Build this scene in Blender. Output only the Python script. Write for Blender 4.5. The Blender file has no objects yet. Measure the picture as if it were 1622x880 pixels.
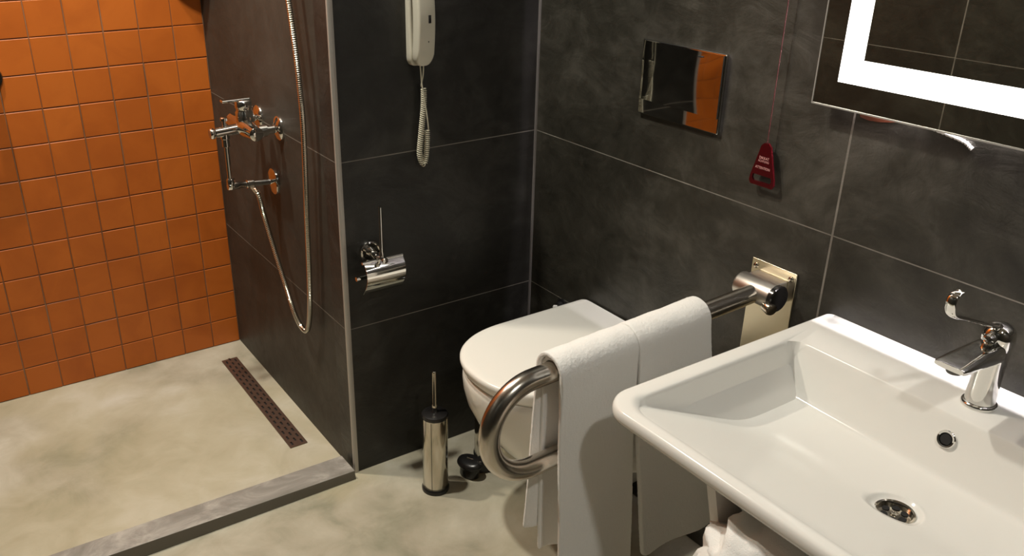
import bpy, bmesh, math, random
from mathutils import Vector, Matrix, noise

random.seed(7)
S = bpy.context.scene
COL = S.collection
PI = math.pi
BX = -0.5844      # x of the shower-side wall face
DY = 0.9202       # y of the orange wall face
LX = -2.03        # x of the far left wall face
FY = -2.75        # y of the wall behind the camera
H = 2.50          # ceiling height

# ------------------------------------------------------------------ helpers
BASES = {}

def link(o):
    COL.objects.link(o)
    return o

def thing(name, label, cat, loc, group=None):
    o = bpy.data.objects.new(name, None)
    o.empty_display_size = 0.05
    link(o)
    o.location = loc
    BASES[o.name] = Vector(loc)
    o['label'] = label
    o['category'] = cat
    if group:
        o['group'] = group
    return o

def tag(o, label, cat, group=None):
    o['label'] = label
    o['category'] = cat
    if group:
        o['group'] = group
    return o

class MB:
    """collects geometry in world coordinates for ONE mesh object"""
    def __init__(self):
        self.v = []
        self.f = []
        self.m = []
    def add(self, vs, fs, mi=0):
        b = len(self.v)
        self.v += [tuple(p) for p in vs]
        for f in fs:
            self.f.append([i + b for i in f])
            self.m.append(mi)
        return self
    def box(self, x0, x1, y0, y1, z0, z1, bev=0.0, seg=2, mi=0):
        bm = bmesh.new()
        bmesh.ops.create_cube(bm, size=1)
        for v in bm.verts:
            v.co = Vector((x0 + (v.co.x + .5) * (x1 - x0), y0 + (v.co.y + .5) * (y1 - y0), z0 + (v.co.z + .5) * (z1 - z0)))
        if bev > 0:
            bmesh.ops.bevel(bm, geom=list(bm.edges), offset=bev, segments=seg, affect='EDGES', profile=0.5)
        return self.bm(bm, mi)
    def bm(self, bm, mi=0):
        bm.verts.ensure_lookup_table()
        bm.verts.index_update()
        self.add([v.co.copy() for v in bm.verts], [[v.index for v in f.verts] for f in bm.faces], mi)
        bm.free()
        return self
    def loft(self, rings, closed=True, cap0=True, cap1=True, mi=0):
        n = len(rings[0])
        vs = [p for r in rings for p in r]
        fs = []
        for i in range(len(rings) - 1):
            for j in range(n if closed else n - 1):
                k = (j + 1) % n
                fs.append([i * n + j, i * n + k, (i + 1) * n + k, (i + 1) * n + j])
        if closed and cap0:
            fs.append(list(range(n))[::-1])
        if closed and cap1:
            fs.append([(len(rings) - 1) * n + j for j in range(n)])
        return self.add(vs, fs, mi)
    def lathe(self, origin, axis, prof, n=40, mi=0, caps=True):
        """prof: list of (distance along the axis, radius)"""
        a = Vector(axis).normalized()
        t = Vector((0, 0, 1)) if abs(a.z) < .9 else Vector((1, 0, 0))
        e1 = a.cross(t).normalized()
        e2 = a.cross(e1).normalized()
        o = Vector(origin)
        rings = []
        for d, r in prof:
            rings.append([o + a * d + (e1 * math.cos(2 * PI * k / n) + e2 * math.sin(2 * PI * k / n)) * max(r, 1e-5) for k in range(n)])
        return self.loft(rings, mi=mi, cap0=caps, cap1=caps)
    def tube(self, pts, r, n=12, caps=True, mi=0, flat=None):
        """pts: polyline; r: number or function of index; flat: (w, h) elliptical section"""
        P = [Vector(p) for p in pts]
        m = len(P)
        T = []
        for i in range(m):
            d = P[min(i + 1, m - 1)] - P[max(i - 1, 0)]
            T.append(d.normalized())
        up = Vector((0, 0, 1)) if abs(T[0].z) < .9 else Vector((0, 1, 0))
        e1 = T[0].cross(up).normalized()
        rings = []
        for i in range(m):
            e1 = (e1 - T[i] * e1.dot(T[i])).normalized()
            e2 = T[i].cross(e1)
            rr = r(i) if callable(r) else r
            a, b = (rr, rr) if flat is None else (flat[0], flat[1])
            rings.append([P[i] + e1 * a * math.cos(2 * PI * k / n) + e2 * b * math.sin(2 * PI * k / n) for k in range(n)])
        return self.loft(rings, cap0=caps, cap1=caps, mi=mi)
    def build(self, name, mats, parent=None, smooth=True, angle=40, kind=None, wn=False):
        me = bpy.data.meshes.new(name)
        base = Vector((0, 0, 0))
        if parent is not None:
            base = BASES[parent.name]
        me.from_pydata([tuple(Vector(p) - base) for p in self.v], [], self.f)
        if not isinstance(mats, (list, tuple)):
            mats = [mats]
        for m in mats:
            me.materials.append(m)
        for p, mi in zip(me.polygons, self.m):
            p.material_index = mi
            p.use_smooth = smooth
        bm = bmesh.new()
        bm.from_mesh(me)
        bmesh.ops.recalc_face_normals(bm, faces=bm.faces)
        if smooth:
            th = math.radians(angle)
            for e in bm.edges:
                if len(e.link_faces) == 2 and e.calc_face_angle(0) > th:
                    e.smooth = False
        bm.to_mesh(me)
        bm.free()
        me.update()
        o = bpy.data.objects.new(name, me)
        link(o)
        if parent is not None:
            o.parent = parent
        BASES[o.name] = base
        if kind:
            o['kind'] = kind
        if wn:
            w = o.modifiers.new('normals', 'WEIGHTED_NORMAL')
            w.keep_sharp = False
            w.weight = 100
        return o

def spline(pts, per=12):
    """Catmull-Rom through the points"""
    P = [Vector(p) for p in pts]
    P = [P[0] * 2 - P[1]] + P + [P[-1] * 2 - P[-2]]
    out = []
    for i in range(1, len(P) - 2):
        for k in range(per):
            t = k / per
            p0, p1, p2, p3 = P[i - 1], P[i], P[i + 1], P[i + 2]
            out.append(0.5 * ((2 * p1) + (p2 - p0) * t + (2 * p0 - 5 * p1 + 4 * p2 - p3) * t * t + (3 * p1 - p0 - 3 * p2 + p3) * t ** 3))
    out.append(P[-2])
    return out

def resample(pts, step):
    out = [pts[0]]
    acc = 0
    for a, b in zip(pts[:-1], pts[1:]):
        L = (b - a).length
        d = step - acc
        while d <= L:
            out.append(a + (b - a) * (d / L))
            d += step
        acc = (acc + L) % step
    return out

def subsurf(o, lv=2):
    m = o.modifiers.new('sub', 'SUBSURF')
    m.levels = lv
    m.render_levels = lv
    return o

# ------------------------------------------------------------------ materials
def newmat(name):
    m = bpy.data.materials.new(name)
    m.use_nodes = True
    nt = m.node_tree
    b = nt.nodes['Principled BSDF']
    return m, nt, b

def N(nt, kind, **kw):
    n = nt.nodes.new(kind)
    for k, v in kw.items():
        setattr(n, k, v)
    return n

def math_node(nt, op, a, b=None, clamp=False):
    n = nt.nodes.new('ShaderNodeMath')
    n.operation = op
    n.use_clamp = clamp
    for i, x in enumerate((a, b)):
        if x is None:
            continue
        if isinstance(x, (int, float)):
            n.inputs[i].default_value = x
        else:
            nt.links.new(x, n.inputs[i])
    return n.outputs[0]

def noise_tex(nt, vec, scale, detail=4, rough=.55, dist=0.0):
    n = nt.nodes.new('ShaderNodeTexNoise')
    n.inputs['Scale'].default_value = scale
    n.inputs['Detail'].default_value = detail
    n.inputs['Roughness'].default_value = rough
    n.inputs['Distortion'].default_value = dist
    nt.links.new(vec, n.inputs['Vector'])
    return n.outputs['Fac']

def ramp(nt, fac, stops):
    r = nt.nodes.new('ShaderNodeValToRGB')
    el = r.color_ramp.elements
    while len(el) < len(stops):
        el.new(.5)
    for e, (p, c) in zip(el, stops):
        e.position = p
        e.color = (c[0], c[1], c[2], 1)
    nt.links.new(fac, r.inputs[0])
    return r.outputs['Color']

def mixc(nt, fac, a, b):
    n = nt.nodes.new('ShaderNodeMix')
    n.data_type = 'RGBA'
    for s, x in ((0, fac), (6, a), (7, b)):
        if isinstance(x, (int, float)):
            n.inputs[s].default_value = x
        elif isinstance(x, tuple):
            n.inputs[s].default_value = (x[0], x[1], x[2], 1)
        else:
            nt.links.new(x, n.inputs[s])
    return n.outputs[2]

def bump(nt, b, height, strength, dist):
    n = nt.nodes.new('ShaderNodeBump')
    n.inputs['Strength'].default_value = strength
    n.inputs['Distance'].default_value = dist
    nt.links.new(height, n.inputs['Height'])
    nt.links.new(n.outputs[0], b.inputs['Normal'])

def simple(name, col, rough=.5, metal=0.0, spec=.5, coat=0.0, bumps=None, emit=None):
    m, nt, b = newmat(name)
    b.inputs['Base Color'].default_value = (*col, 1)
    b.inputs['Roughness'].default_value = rough
    b.inputs['Metallic'].default_value = metal
    b.inputs['Specular IOR Level'].default_value = spec
    b.inputs['Coat Weight'].default_value = coat
    b.inputs['Coat Roughness'].default_value = .05
    if bumps:
        tc = N(nt, 'ShaderNodeTexCoord')
        bump(nt, b, noise_tex(nt, tc.outputs['Object'], bumps[0]), bumps[1], bumps[2])
    if emit:
        b.inputs['Emission Color'].default_value = (*emit[0], 1)
        b.inputs['Emission Strength'].default_value = emit[1]
    return m

def slate(name, ucomp, ulines, vlines, c_dark, c_mid, c_light, rough=.42, bstr=.35, seed=0.0, spec=.42):
    """dark slate-look porcelain tile; joints where coordinate ucomp / z equal the listed offsets + k * period"""
    m, nt, b = newmat(name)
    tc = N(nt, 'ShaderNodeTexCoord')
    vec = tc.outputs['Object']
    mp = N(nt, 'ShaderNodeMapping')
    mp.inputs['Location'].default_value = (seed, seed * .7, seed * .3)
    nt.links.new(vec, mp.inputs['Vector'])
    pv = mp.outputs[0]
    sep = N(nt, 'ShaderNodeSeparateXYZ')
    nt.links.new(vec, sep.inputs[0])
    def joint(sock, off, period, w):
        a = math_node(nt, 'SUBTRACT', sock, off - period / 2)
        a = math_node(nt, 'FLOORED_MODULO', a, period)
        a = math_node(nt, 'SUBTRACT', a, period / 2)
        a = math_node(nt, 'ABSOLUTE', a)
        return math_node(nt, 'LESS_THAN', a, w / 2)
    mask = joint(sep.outputs[2], vlines[0], vlines[1], .0023)
    if ulines:
        mu = joint(sep.outputs['XYZ'.index(ucomp)], ulines[0], ulines[1], .0042)
        mask = math_node(nt, 'MAXIMUM', mask, mu)
    big = noise_tex(nt, pv, 3.2, 6, .62, .9)
    fine = noise_tex(nt, pv, 17, 8, .65, 1.6)
    streak_map = N(nt, 'ShaderNodeMapping')
    streak_map.inputs['Scale'].default_value = (1.6, 1.6, 3.2)
    streak_map.inputs['Rotation'].default_value = (.35, .3, .2)
    nt.links.new(pv, streak_map.inputs['Vector'])
    streak = noise_tex(nt, streak_map.outputs[0], 3.2, 8, .62, 1.5)
    f = math_node(nt, 'ADD', math_node(nt, 'MULTIPLY', big, .55), math_node(nt, 'MULTIPLY', streak, .3))
    f = math_node(nt, 'ADD', f, math_node(nt, 'MULTIPLY', fine, .15))
    col = ramp(nt, f, [(.34, c_dark), (.5, c_mid), (.68, c_light)])
    gr = noise_tex(nt, pv, 9, 2)
    gcol = ramp(nt, gr, [(.3, (.14, .125, .105)), (.7, (.25, .23, .20))])
    nt.links.new(mixc(nt, mask, col, gcol), b.inputs['Base Color'])
    rr = math_node(nt, 'ADD', math_node(nt, 'MULTIPLY', fine, .30), rough - .15)
    rr = math_node(nt, 'ADD', rr, math_node(nt, 'MULTIPLY', mask, .3))
    nt.links.new(rr, b.inputs['Roughness'])
    b.inputs['Specular IOR Level'].default_value = spec
    h = math_node(nt, 'ADD', math_node(nt, 'MULTIPLY', streak, .7), math_node(nt, 'MULTIPLY', fine, .35))
    h = math_node(nt, 'SUBTRACT', h, math_node(nt, 'MULTIPLY', mask, .25))
    bump(nt, b, h, bstr, .012)
    return m

M = {}
M['chrome'] = simple('chrome', (.78, .77, .74), .06, 1)
M['plate_chrome'] = simple('mirror_polished_chrome', (.62, .61, .59), .035, 1)
M['dark_chrome'] = simple('dark_chrome', (.10, .095, .09), .16, .9)
M['steel'] = simple('brushed_steel', (.55, .51, .45), .22, 1, bumps=(220, .05, .001))
M['steel_polished'] = simple('polished_steel', (.60, .56, .48), .13, 1)
M['steel_satin'] = simple('satin_steel', (.60, .57, .52), .36, 1)
M['steel_plate'] = simple('plate_steel', (.60, .55, .42), .24, 1, bumps=(60, .06, .002))
M['ceramic'] = simple('white_ceramic', (.80, .79, .75), .16, 0, .26, 0)
M['toilet_ceramic'] = simple('toilet_ceramic', (.80, .78, .72), .14, 0, .5, .3)
M['lid_plastic'] = simple('lid_plastic', (.82, .80, .745), .24, 0, .5)
M['black'] = simple('black_plastic', (.012, .011, .011), .28)
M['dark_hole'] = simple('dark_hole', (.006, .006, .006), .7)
M['cream'] = simple('cream_plastic', (.68, .645, .53), .34)
M['cream_cord'] = simple('cream_cord', (.66, .62, .48), .4)
M['white_lam'] = simple('white_laminate', (.74, .72, .68), .4)
M['aluminium'] = simple('corner_aluminium', (.47, .44, .40), .42, .35, bumps=(30, .1, .002))
M['caulk'] = simple('joint_caulk', (.13, .118, .112), .7)
M['silicone'] = simple('white_silicone', (.78, .76, .72), .45)
M['rust'] = simple('rust_glue', (.20, .055, .025), .6)
M['cordred'] = simple('red_cord', (.07, .012, .011), .6)
M['text'] = simple('tag_text', (.75, .42, .40), .6)
M['painted'] = simple('ceiling_paint', (.72, .69, .62), .8)
M['drain'] = simple('bronze_drain', (.19, .125, .095), .42, .75, bumps=(90, .25, .002))
M['lamp'] = simple('lamp_glow', (1, 1, 1), .5, emit=((1.0, .86, .66), 3.0))
M['led'] = simple('led_band', (1, 1, 1), .5, emit=((1.0, .965, .92), 2.6))
M['led_back'] = simple('led_backlight', (1, 1, 1), .5, emit=((1.0, .93, .98), 520.0))
M['led_side'] = simple('led_backlight_side', (1, 1, 1), .5, emit=((1.0, .88, .95), 420.0))
M['led_fill'] = simple('led_fill_strip', (1, 1, 1), .5, emit=((1.0, .90, .96), 14.0))
M['mirror'] = simple('mirror_glass', (.74, .76, .72), .012, 1)
M['mirror_edge'] = simple('mirror_edge', (.62, .60, .57), .25, .4)

# transparent red plastic of the alarm tag
m, nt, b = newmat('red_tag_plastic')
b.inputs['Base Color'].default_value = (.075, .003, .006, 1)
b.inputs['Roughness'].default_value = .2
b.inputs['Transmission Weight'].default_value = .25
M['tag'] = m

# towel cloth
m, nt, b = newmat('towel_cloth')
tc = N(nt, 'ShaderNodeTexCoord')
n1 = noise_tex(nt, tc.outputs['Object'], 420, 3, .7)
n2 = noise_tex(nt, tc.outputs['Object'], 26, 3, .5)
b.inputs['Base Color'].default_value = (.87, .86, .83, 1)
b.inputs['Roughness'].default_value = .95
b.inputs['Specular IOR Level'].default_value = .1
b.inputs['Sheen Weight'].default_value = .25
bump(nt, b, math_node(nt, 'ADD', n1, math_node(nt, 'MULTIPLY', n2, 1.2)), .55, .0022)
M['towel'] = m

# micro-cement floor
def cement(name, tint):
    m, nt, b = newmat(name)
    tc = N(nt, 'ShaderNodeTexCoord')
    v = tc.outputs['Object']
    a = noise_tex(nt, v, 2.2, 5, .52, .35)
    c = noise_tex(nt, v, 7.5, 7, .62, .5)
    f = math_node(nt, 'ADD', math_node(nt, 'MULTIPLY', a, .6), math_node(nt, 'MULTIPLY', c, .4))
    col = ramp(nt, f, [(.36, (.280 * tint[0], .270 * tint[1], .185 * tint[2])), (.45, (.40 * tint[0], .365 * tint[1], .265 * tint[2])),
                       (.55, (.49 * tint[0], .455 * tint[1], .345 * tint[2])), (.64, (.58 * tint[0], .55 * tint[1], .45 * tint[2]))])
    # yellowed patches where the trowel left a thinner coat
    w = noise_tex(nt, v, 1.7, 3, .5, .4)
    wf = ramp(nt, w, [(.48, (0, 0, 0)), (.58, (1, 1, 1))])
    col = mixc(nt, math_node(nt, 'MULTIPLY', wf, .34), col, (.43, .385, .23))
    d = noise_tex(nt, v, 38, 5, .6)
    df = ramp(nt, d, [(.62, (0, 0, 0)), (.72, (1, 1, 1))])
    col = mixc(nt, math_node(nt, 'MULTIPLY', df, .12), col, (.25, .23, .18))
    nt.links.new(col, b.inputs['Base Color'])
    nt.links.new(math_node(nt, 'ADD', math_node(nt, 'MULTIPLY', c, .3), .28), b.inputs['Roughness'])
    b.inputs['Specular IOR Level'].default_value = .4
    bump(nt, b, c, .12, .006)
    return m
M['cement'] = cement('microcement', (1.02, 1.035, 1.10))

# grey aluminium curb, scuffed white on top
m, nt, b = newmat('curb_metal')
tc = N(nt, 'ShaderNodeTexCoord')
mp = N(nt, 'ShaderNodeMapping')
mp.inputs['Scale'].default_value = (1.6, 3, 3)
nt.links.new(tc.outputs['Object'], mp.inputs[0])
f = noise_tex(nt, mp.outputs[0], 4, 7, .65, .8)
nt.links.new(ramp(nt, f, [(.34, (.20, .19, .165)), (.5, (.28, .265, .24)), (.68, (.46, .44, .40))]), b.inputs['Base Color'])
b.inputs['Roughness'].default_value = .55
b.inputs['Metallic'].default_value = .1
M['curb'] = m
M['curb_dark'] = simple('curb_profile', (.13, .115, .09), .5, .2, bumps=(40, .2, .002))

# orange glazed tile
m, nt, b = newmat('orange_tile')
geo = N(nt, 'ShaderNodeNewGeometry')
tc = N(nt, 'ShaderNodeTexCoord')
base = ramp(nt, geo.outputs['Random Per Island'], [(0, (.455, .112, .013)), (.5, (.475, .120, .0145)), (1, (.50, .130, .0165))])
f = noise_tex(nt, tc.outputs['Object'], 7, 4, .6, .6)
dk = ramp(nt, f, [(.35, (.86, .82, .8)), (.6, (1, 1, 1))])
mul = nt.nodes.new('ShaderNodeMix')
mul.data_type = 'RGBA'
mul.blend_type = 'MULTIPLY'
mul.inputs[0].default_value = 1
nt.links.new(base, mul.inputs[6])
nt.links.new(dk, mul.inputs[7])
nt.links.new(mul.outputs[2], b.inputs['Base Color'])
b.inputs['Roughness'].default_value = .42
b.inputs['Specular IOR Level'].default_value = .35
bump(nt, b, noise_tex(nt, tc.outputs['Object'], 14, 3), .05, .004)
M['orange'] = m
m, nt, b = newmat('orange_grout')
tc = N(nt, 'ShaderNodeTexCoord')
f = noise_tex(nt, tc.outputs['Object'], 5, 5, .6)
nt.links.new(ramp(nt, f, [(.35, (.15, .065, .028)), (.62, (.27, .15, .085))]), b.inputs['Base Color'])
b.inputs['Roughness'].default_value = .8
M['orange_grout'] = m

JZ = (.4426, .4426)
M['slate_A'] = slate('slate_right', 'Y', (-.9207, .9207), JZ, (.014, .0128, .0095), (.036, .0330, .0258), (.090, .0830, .0690), .42, .34, 3.1)
M['slate_B'] = slate('slate_back', 'X', None, JZ, (.011, .0102, .0085), (.024, .0226, .0195), (.056, .0530, .0465), .44, .30, 11.4)
M['slate_C'] = slate('slate_shower', 'Y', None, JZ, (.030, .0270, .0215), (.046, .0415, .0340), (.070, .0640, .0540), .50, .12, 23.9, .25)
M['slate_L'] = slate('slate_left', 'Y', (-.005, .9207), JZ, (.015, .0138, .0112), (.026, .0245, .0192), (.048, .0452, .0358), .42, .3, 41.2)

# ------------------------------------------------------------------ the room
def struct(o, label=None):
    o['kind'] = 'structure'
    if label:
        o['label'] = label
    return o

struct(MB().box(LX - .1, .12, FY - .1, DY + .12, -.12, 0).build('floor', M['cement'], smooth=False), 'beige mottled micro-cement floor')
struct(MB().box(LX - .1, .12, FY - .1, DY + .12, H, H + .1).build('ceiling', M['painted'], smooth=False), 'pale ceiling')
struct(MB().box(0, .12, FY - .1, 0, 0, H).build('wall_right', M['slate_A'], smooth=False), 'dark slate tile wall behind toilet and washbasin')
struct(MB().box(BX, .12, 0, .08, 0, H).build('wall_back', M['slate_B'], smooth=False), 'dark slate tile wall carrying the phone and paper holder')
struct(MB().box(BX, BX + .08, .08, DY, 0, H).build('wall_shower', M['slate_C'], smooth=False), 'brown black tile wall carrying the shower mixer')
struct(MB().box(LX - .1, LX, FY - .1, DY + .12, 0, H).build('wall_left', M['slate_L'], smooth=False), 'dark slate tile wall across the room')
struct(MB().box(LX, 0, FY - .1, FY, 0, H).build('wall_front', M['slate_L'], smooth=False), 'dark slate tile wall behind the viewer')

# orange tile wall: every tile a pillow-edged plate on one grout bed
mb = MB()
mb.box(LX - .1, BX + .08, DY + .0030, DY + .12, 0, H, mi=1)
T = .0999
cols = []
x = BX
w = .0948
while x > LX:
    cols.append((max(x - w, LX), x))
    x -= w
    w = T
rows = []
z = -.0045
while z < H:
    rows.append((max(z, .0005), min(z + T, H)))
    z += T
for (xa, xb) in cols:
    for (za, zb) in rows:
        j = lambda s=.0007: random.uniform(-s, s)
        g, bv = .0013, .0016
        a0, a1, b0, b1 = xa + g + j(), xb - g + j(), za + g + j(.0005), zb - g + j(.0005)
        if a1 - a0 < .01 or b1 - b0 < .01:
            continue
        ty = DY + j(.0004)
        tl = [j(.0005) for _ in range(4)]
        o_ = [(a0, DY + .0022, b0), (a1, DY + .0022, b0), (a1, DY + .0022, b1), (a0, DY + .0022, b1)]
        m_ = [(a0 + .0004, ty + .0009 + tl[0], b0 + .0004), (a1 - .0004, ty + .0009 + tl[1], b0 + .0004), (a1 - .0004, ty + .0009 + tl[2], b1 - .0004), (a0 + .0004, ty + .0009 + tl[3], b1 - .0004)]
        i_ = [(a0 + bv, ty + tl[0], b0 + bv), (a1 - bv, ty + tl[1], b0 + bv), (a1 - bv, ty + tl[2], b1 - bv), (a0 + bv, ty + tl[3], b1 - bv)]
        mb.loft([o_, m_, i_], cap0=False, cap1=True)
struct(mb.build('wall_shower_back', [M['orange'], M['orange_grout']], smooth=True, angle=25), 'orange square tile wall of the shower')

# corner profile where the phone wall meets the shower wall
mb = MB()
prof = [(BX + .0105, -.0004), (BX + .0105, -.0016), (BX + .006, -.0024), (BX + .001, -.0026), (BX - .0014, -.0014), (BX - .0026, .001), (BX - .0024, .004), (BX - .0016, .008), (BX - .0004, .008), (BX + .002, .002)]
mb.loft([[(px, py, 0.001) for px, py in prof], [(px, py, H) for px, py in prof]])
struct(mb.build('trim_1', M['aluminium'], angle=60), 'pale metal profile on the outer tiled corner')
# caulk line in the inner corner
struct(MB().lathe((0, 0, 0), (0, 0, 1), [(0.001, .0050), (H, .0050)], 8).build('trim_2', M['caulk']), 'grey caulk line in the inner corner')
# shower curb
def curb_sec(x):
    zt = .0255 + min(.0190 * (-.596 - x), .018)
    yb_ = .064 - .6 * (zt - .0255)
    return [(x, yb_, .0005), (x, yb_ - .0005, zt * .80), (x, yb_ - .004, zt * .97), (x, -.019, zt), (x, -.0225, zt * .97), (x, -.0240, zt * .88), (x, -.0265, zt * .15), (x, -.0275, .0005)]
mb = MB()
secs = [curb_sec(LX + (-.5960 - LX) * t / 24) for t in range(25)]
n = 8
vs = [p for s in secs for p in s]
for i in range(24):
    for k in range(n):
        k2 = (k + 1) % n
        mb_face = [i * n + k, i * n + k2, (i + 1) * n + k2, (i + 1) * n + k]
        mb.f.append(mb_face)
        mb.m.append(0 if k in (0, 1, 2, 3) else 1)
mb.v = vs
mb.f += [list(range(n)), [24 * n + k for k in range(n)]]
mb.m += [1, 1]
struct(mb.build('trim_3', [M['curb'], M['curb_dark']], angle=30), 'scuffed grey metal curb between shower floor and room floor')

# ------------------------------------------------------------------ drain
t = thing('shower_drain', 'long rusty bronze slotted drain set in the shower floor along the dark wall', 'drain', (-.665, .503, 0))
x0, x1, y0, y1 = -.6915, -.6385, .2025, .8015
mb = MB()
cols3 = [-.6800, -.6650, -.6500]
sw = .0028
strips = []
xa = x0
for c in cols3:
    strips.append((xa, c - sw, None))
    strips.append((c - sw, c + sw, c))
    xa = c + sw
strips.append((xa, x1, None))
for (a, b_, c) in strips:
    if c is None:
        mb.box(a, b_, y0, y1, .0008, .0040)
    else:
        k = cols3.index(c)
        per = .033
        yy = y0
        off = .008 + (per / 2 if k == 1 else 0)
        while yy < y1:
            s0 = yy + off
            mb.box(a, b_, yy if yy == y0 else yy + off - per + .0175, min(s0, y1), .0008, .0040)
            yy += per
mb.build('grate', M['drain'], t, smooth=False)
MB().box(x0 + .001, x1 - .001, y0 + .001, y1 - .001, .0002, .0007).build('channel', M['dark_hole'], t, smooth=False)

# ------------------------------------------------------------------ wall phone
px0, px1 = -.3915, -.3450
pc = (px0 + px1) / 2
t = thing('wall_phone', 'cream wall telephone with coiled cord hanging on the dark tile wall', 'phone', (pc, 0, 1.10))
def slab_profile(xa, xb, zs, depth_fn, ya_fn, n=14):
    """vertical bar with rounded corners; per z: section between y front and y rear"""
    rings = []
    for z_ in zs:
        yf, yr, ins = depth_fn(z_)
        r = min(.006, (yr - yf) * .45)
        ring = []
        for (cx, cy, a0) in ((xb - ins - r, yr - r * .3, 0), (xa + ins + r, yr - r * .3, 1), (xa + ins + r, yf + r, 2), (xb - ins - r, yf + r, 3)):
            rr = r if a0 in (2, 3) else r * .3
            cxx = cx if a0 in (2, 3) else (xb - ins - rr if a0 == 0 else xa + ins + rr)
            for k in range(6):
                an = PI / 2 * a0 + PI / 2 * k / 5
                ring.append((cxx + rr * math.cos(an), cy + rr * math.sin(an), z_))
        rings.append(ring)
    return rings
def base_fn(z_):
    u = min(max((z_ - 1.095) / .02, 0), 1)
    ins = .012 * (1 - math.sqrt(1 - (1 - u) ** 2))
    bulge = .004 * math.sin(PI * min(max((z_ - 1.10) / .21, 0), 1))
    return (-.0235 + bulge + (.006 * (1 - u)), 0.0, ins)
zs = [1.095, 1.0965, 1.099, 1.103, 1.108, 1.115] + [1.115 + i * (.195 / 14) for i in range(1, 15)]
MB().loft(slab_profile(px0, px1, zs, base_fn, None)).build('cradle', M['cream'], t, angle=50)
def hand_fn(z_):
    u = min(max((z_ - 1.098) / .026, 0), 1)
    ut = min(max((1.315 - z_) / .026, 0), 1)
    ins = .014 * (1 - math.sqrt(max(0, 1 - (1 - min(u, ut)) ** 2)))
    s = min(max((z_ - 1.10) / .21, 0), 1)
    arch = math.sin(PI * s)
    return (-.052 - .010 * arch + .008 * (1 - u), -.0255 - .0085 * arch, ins)
zs = [1.098, 1.0995, 1.103, 1.108, 1.115, 1.124] + [1.124 + i * (.165 / 14) for i in range(1, 15)] + [1.298, 1.306, 1.312, 1.315]
h = MB().loft(slab_profile(px0 + .0005, px1, zs, hand_fn, None)).build('handset', M['cream'], t, angle=50)
MB().box(-.3655, -.3585, -.0630, -.0602, 1.196, 1.214, .0008).build('button', M['black'], h)
MB().box(-.3655, -.3630, -.0597, -.0575, 1.153, 1.1565, .0004).build('mark', M['black'], h)
# cord: two thin leads, one coil folded into a hanging loop
coil_axis = spline([(-.3590, -.024, 1.040), (-.3600, -.024, 1.000), (-.3655, -.024, .955), (-.3705, -.024, .915), (-.3735, -.024, .885), (-.3690, -.0245, .862), (-.3610, -.025, .857), (-.3555, -.025, .880), (-.3530, -.0255, .915), (-.3530, -.026, .940)], 40)
coil_axis = resample(coil_axis, .0004)
turn = .0050
path = []
e_y = Vector((0, 1, 0))
for i, p in enumerate(coil_axis):
    d = (coil_axis[min(i + 1, len(coil_axis) - 1)] - coil_axis[max(i - 1, 0)]).normalized()
    side = d.cross(e_y).normalized()
    a = 2 * PI * i * .0004 / turn
    path.append(p + (side * math.cos(a) + e_y * math.sin(a)) * .0058)
lead1 = spline([(-.3630, -.032, 1.100), (-.3625, -.028, 1.075), (-.3650, -.024, 1.052), (-.3640, -.022, 1.044)], 8)
lead2 = [Vector((-.3510, -.0300, .9425)), Vector((-.3530, -.0315, .957))] + spline([(-.3570, -.0325, .985), (-.3640, -.0325, 1.025), (-.3690, -.0315, 1.060), (-.3730, -.033, 1.100)], 8)
mb = MB()
mb.tube(path, .0018, 6)
mb.tube(lead1, .0017, 8)
mb.tube(lead2, .0017, 8)
mb.build('cord', M['cream_cord'], t, angle=80)

# ------------------------------------------------------------------ paper holder
t = thing('toilet_paper_holder', 'chrome toilet roll holder with curved lid and upright spare rod on dark wall', 'toilet paper holder', (-.5205, 0, .657))
MB().lathe((-.5110, 0, .6480), (0, -1, 0), [(0, .0285), (.006, .0285), (.009, .0270), (.0105, .0235), (.0080, .0215), (.0075, .012), (.014, .0105), (.030, .0085), (.042, .0085)], 48).build('flange', M['chrome'], t)
mb = MB()
mb.tube(spline([(-.5110, -.036, .6478), (-.5108, -.048, .6470), (-.508, -.054, .6460), (-.503, -.058, .6450)], 8), .0065, 14)
mb.tube([(-.5600, -.058, .6440), (-.4480, -.058, .6440)], .0038, 12)
mb.build('arm', M['chrome'], t)
MB().lathe((-.5045, -.056, .6440), (0, 0, 1), [(0, .0066), (.016, .0066), (.020, .0046), (.134, .0046), (.137, .0036)], 20).build('spare_roll_rod', M['chrome'], t)
# roll bar below the lid, its end sticking out at the left
MB().tube([(-.574, -.0500, .603), (-.4700, -.0500, .603)], .0056, 16).build('roll_bar', M['chrome'], t)
# curved lid
mb = MB()
prof = []
for i in range(15):
    a = i / 14
    ang = math.radians(112 - 150 * a)
    prof.append((-.0530 - .0270 * math.sin(PI * (.06 + .88 * a)) + .0080 * a, .6470 - .0900 * a + .003 * math.sin(PI * a)))
th = .0016
ringL = [(-.5560, y, z_) for y, z_ in prof] + [(-.5560, y + th, z_ - th * .3) for y, z_ in reversed(prof)]
ringR = [(-.4490, y, z_) for y, z_ in prof] + [(-.4490, y + th, z_ - th * .3) for y, z_ in reversed(prof)]
lid = mb.loft([ringL, ringR]).build('lid', M['chrome'], t, angle=35)
MB().lathe((-.5120, -.062, .6490), (0, -1, .12), [(0, .0042), (.016, .0042), (.017, .0072), (.026, .0080), (.0285, .0066), (.0287, .001)], 24).build('knob', M['chrome'], lid)

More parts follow.
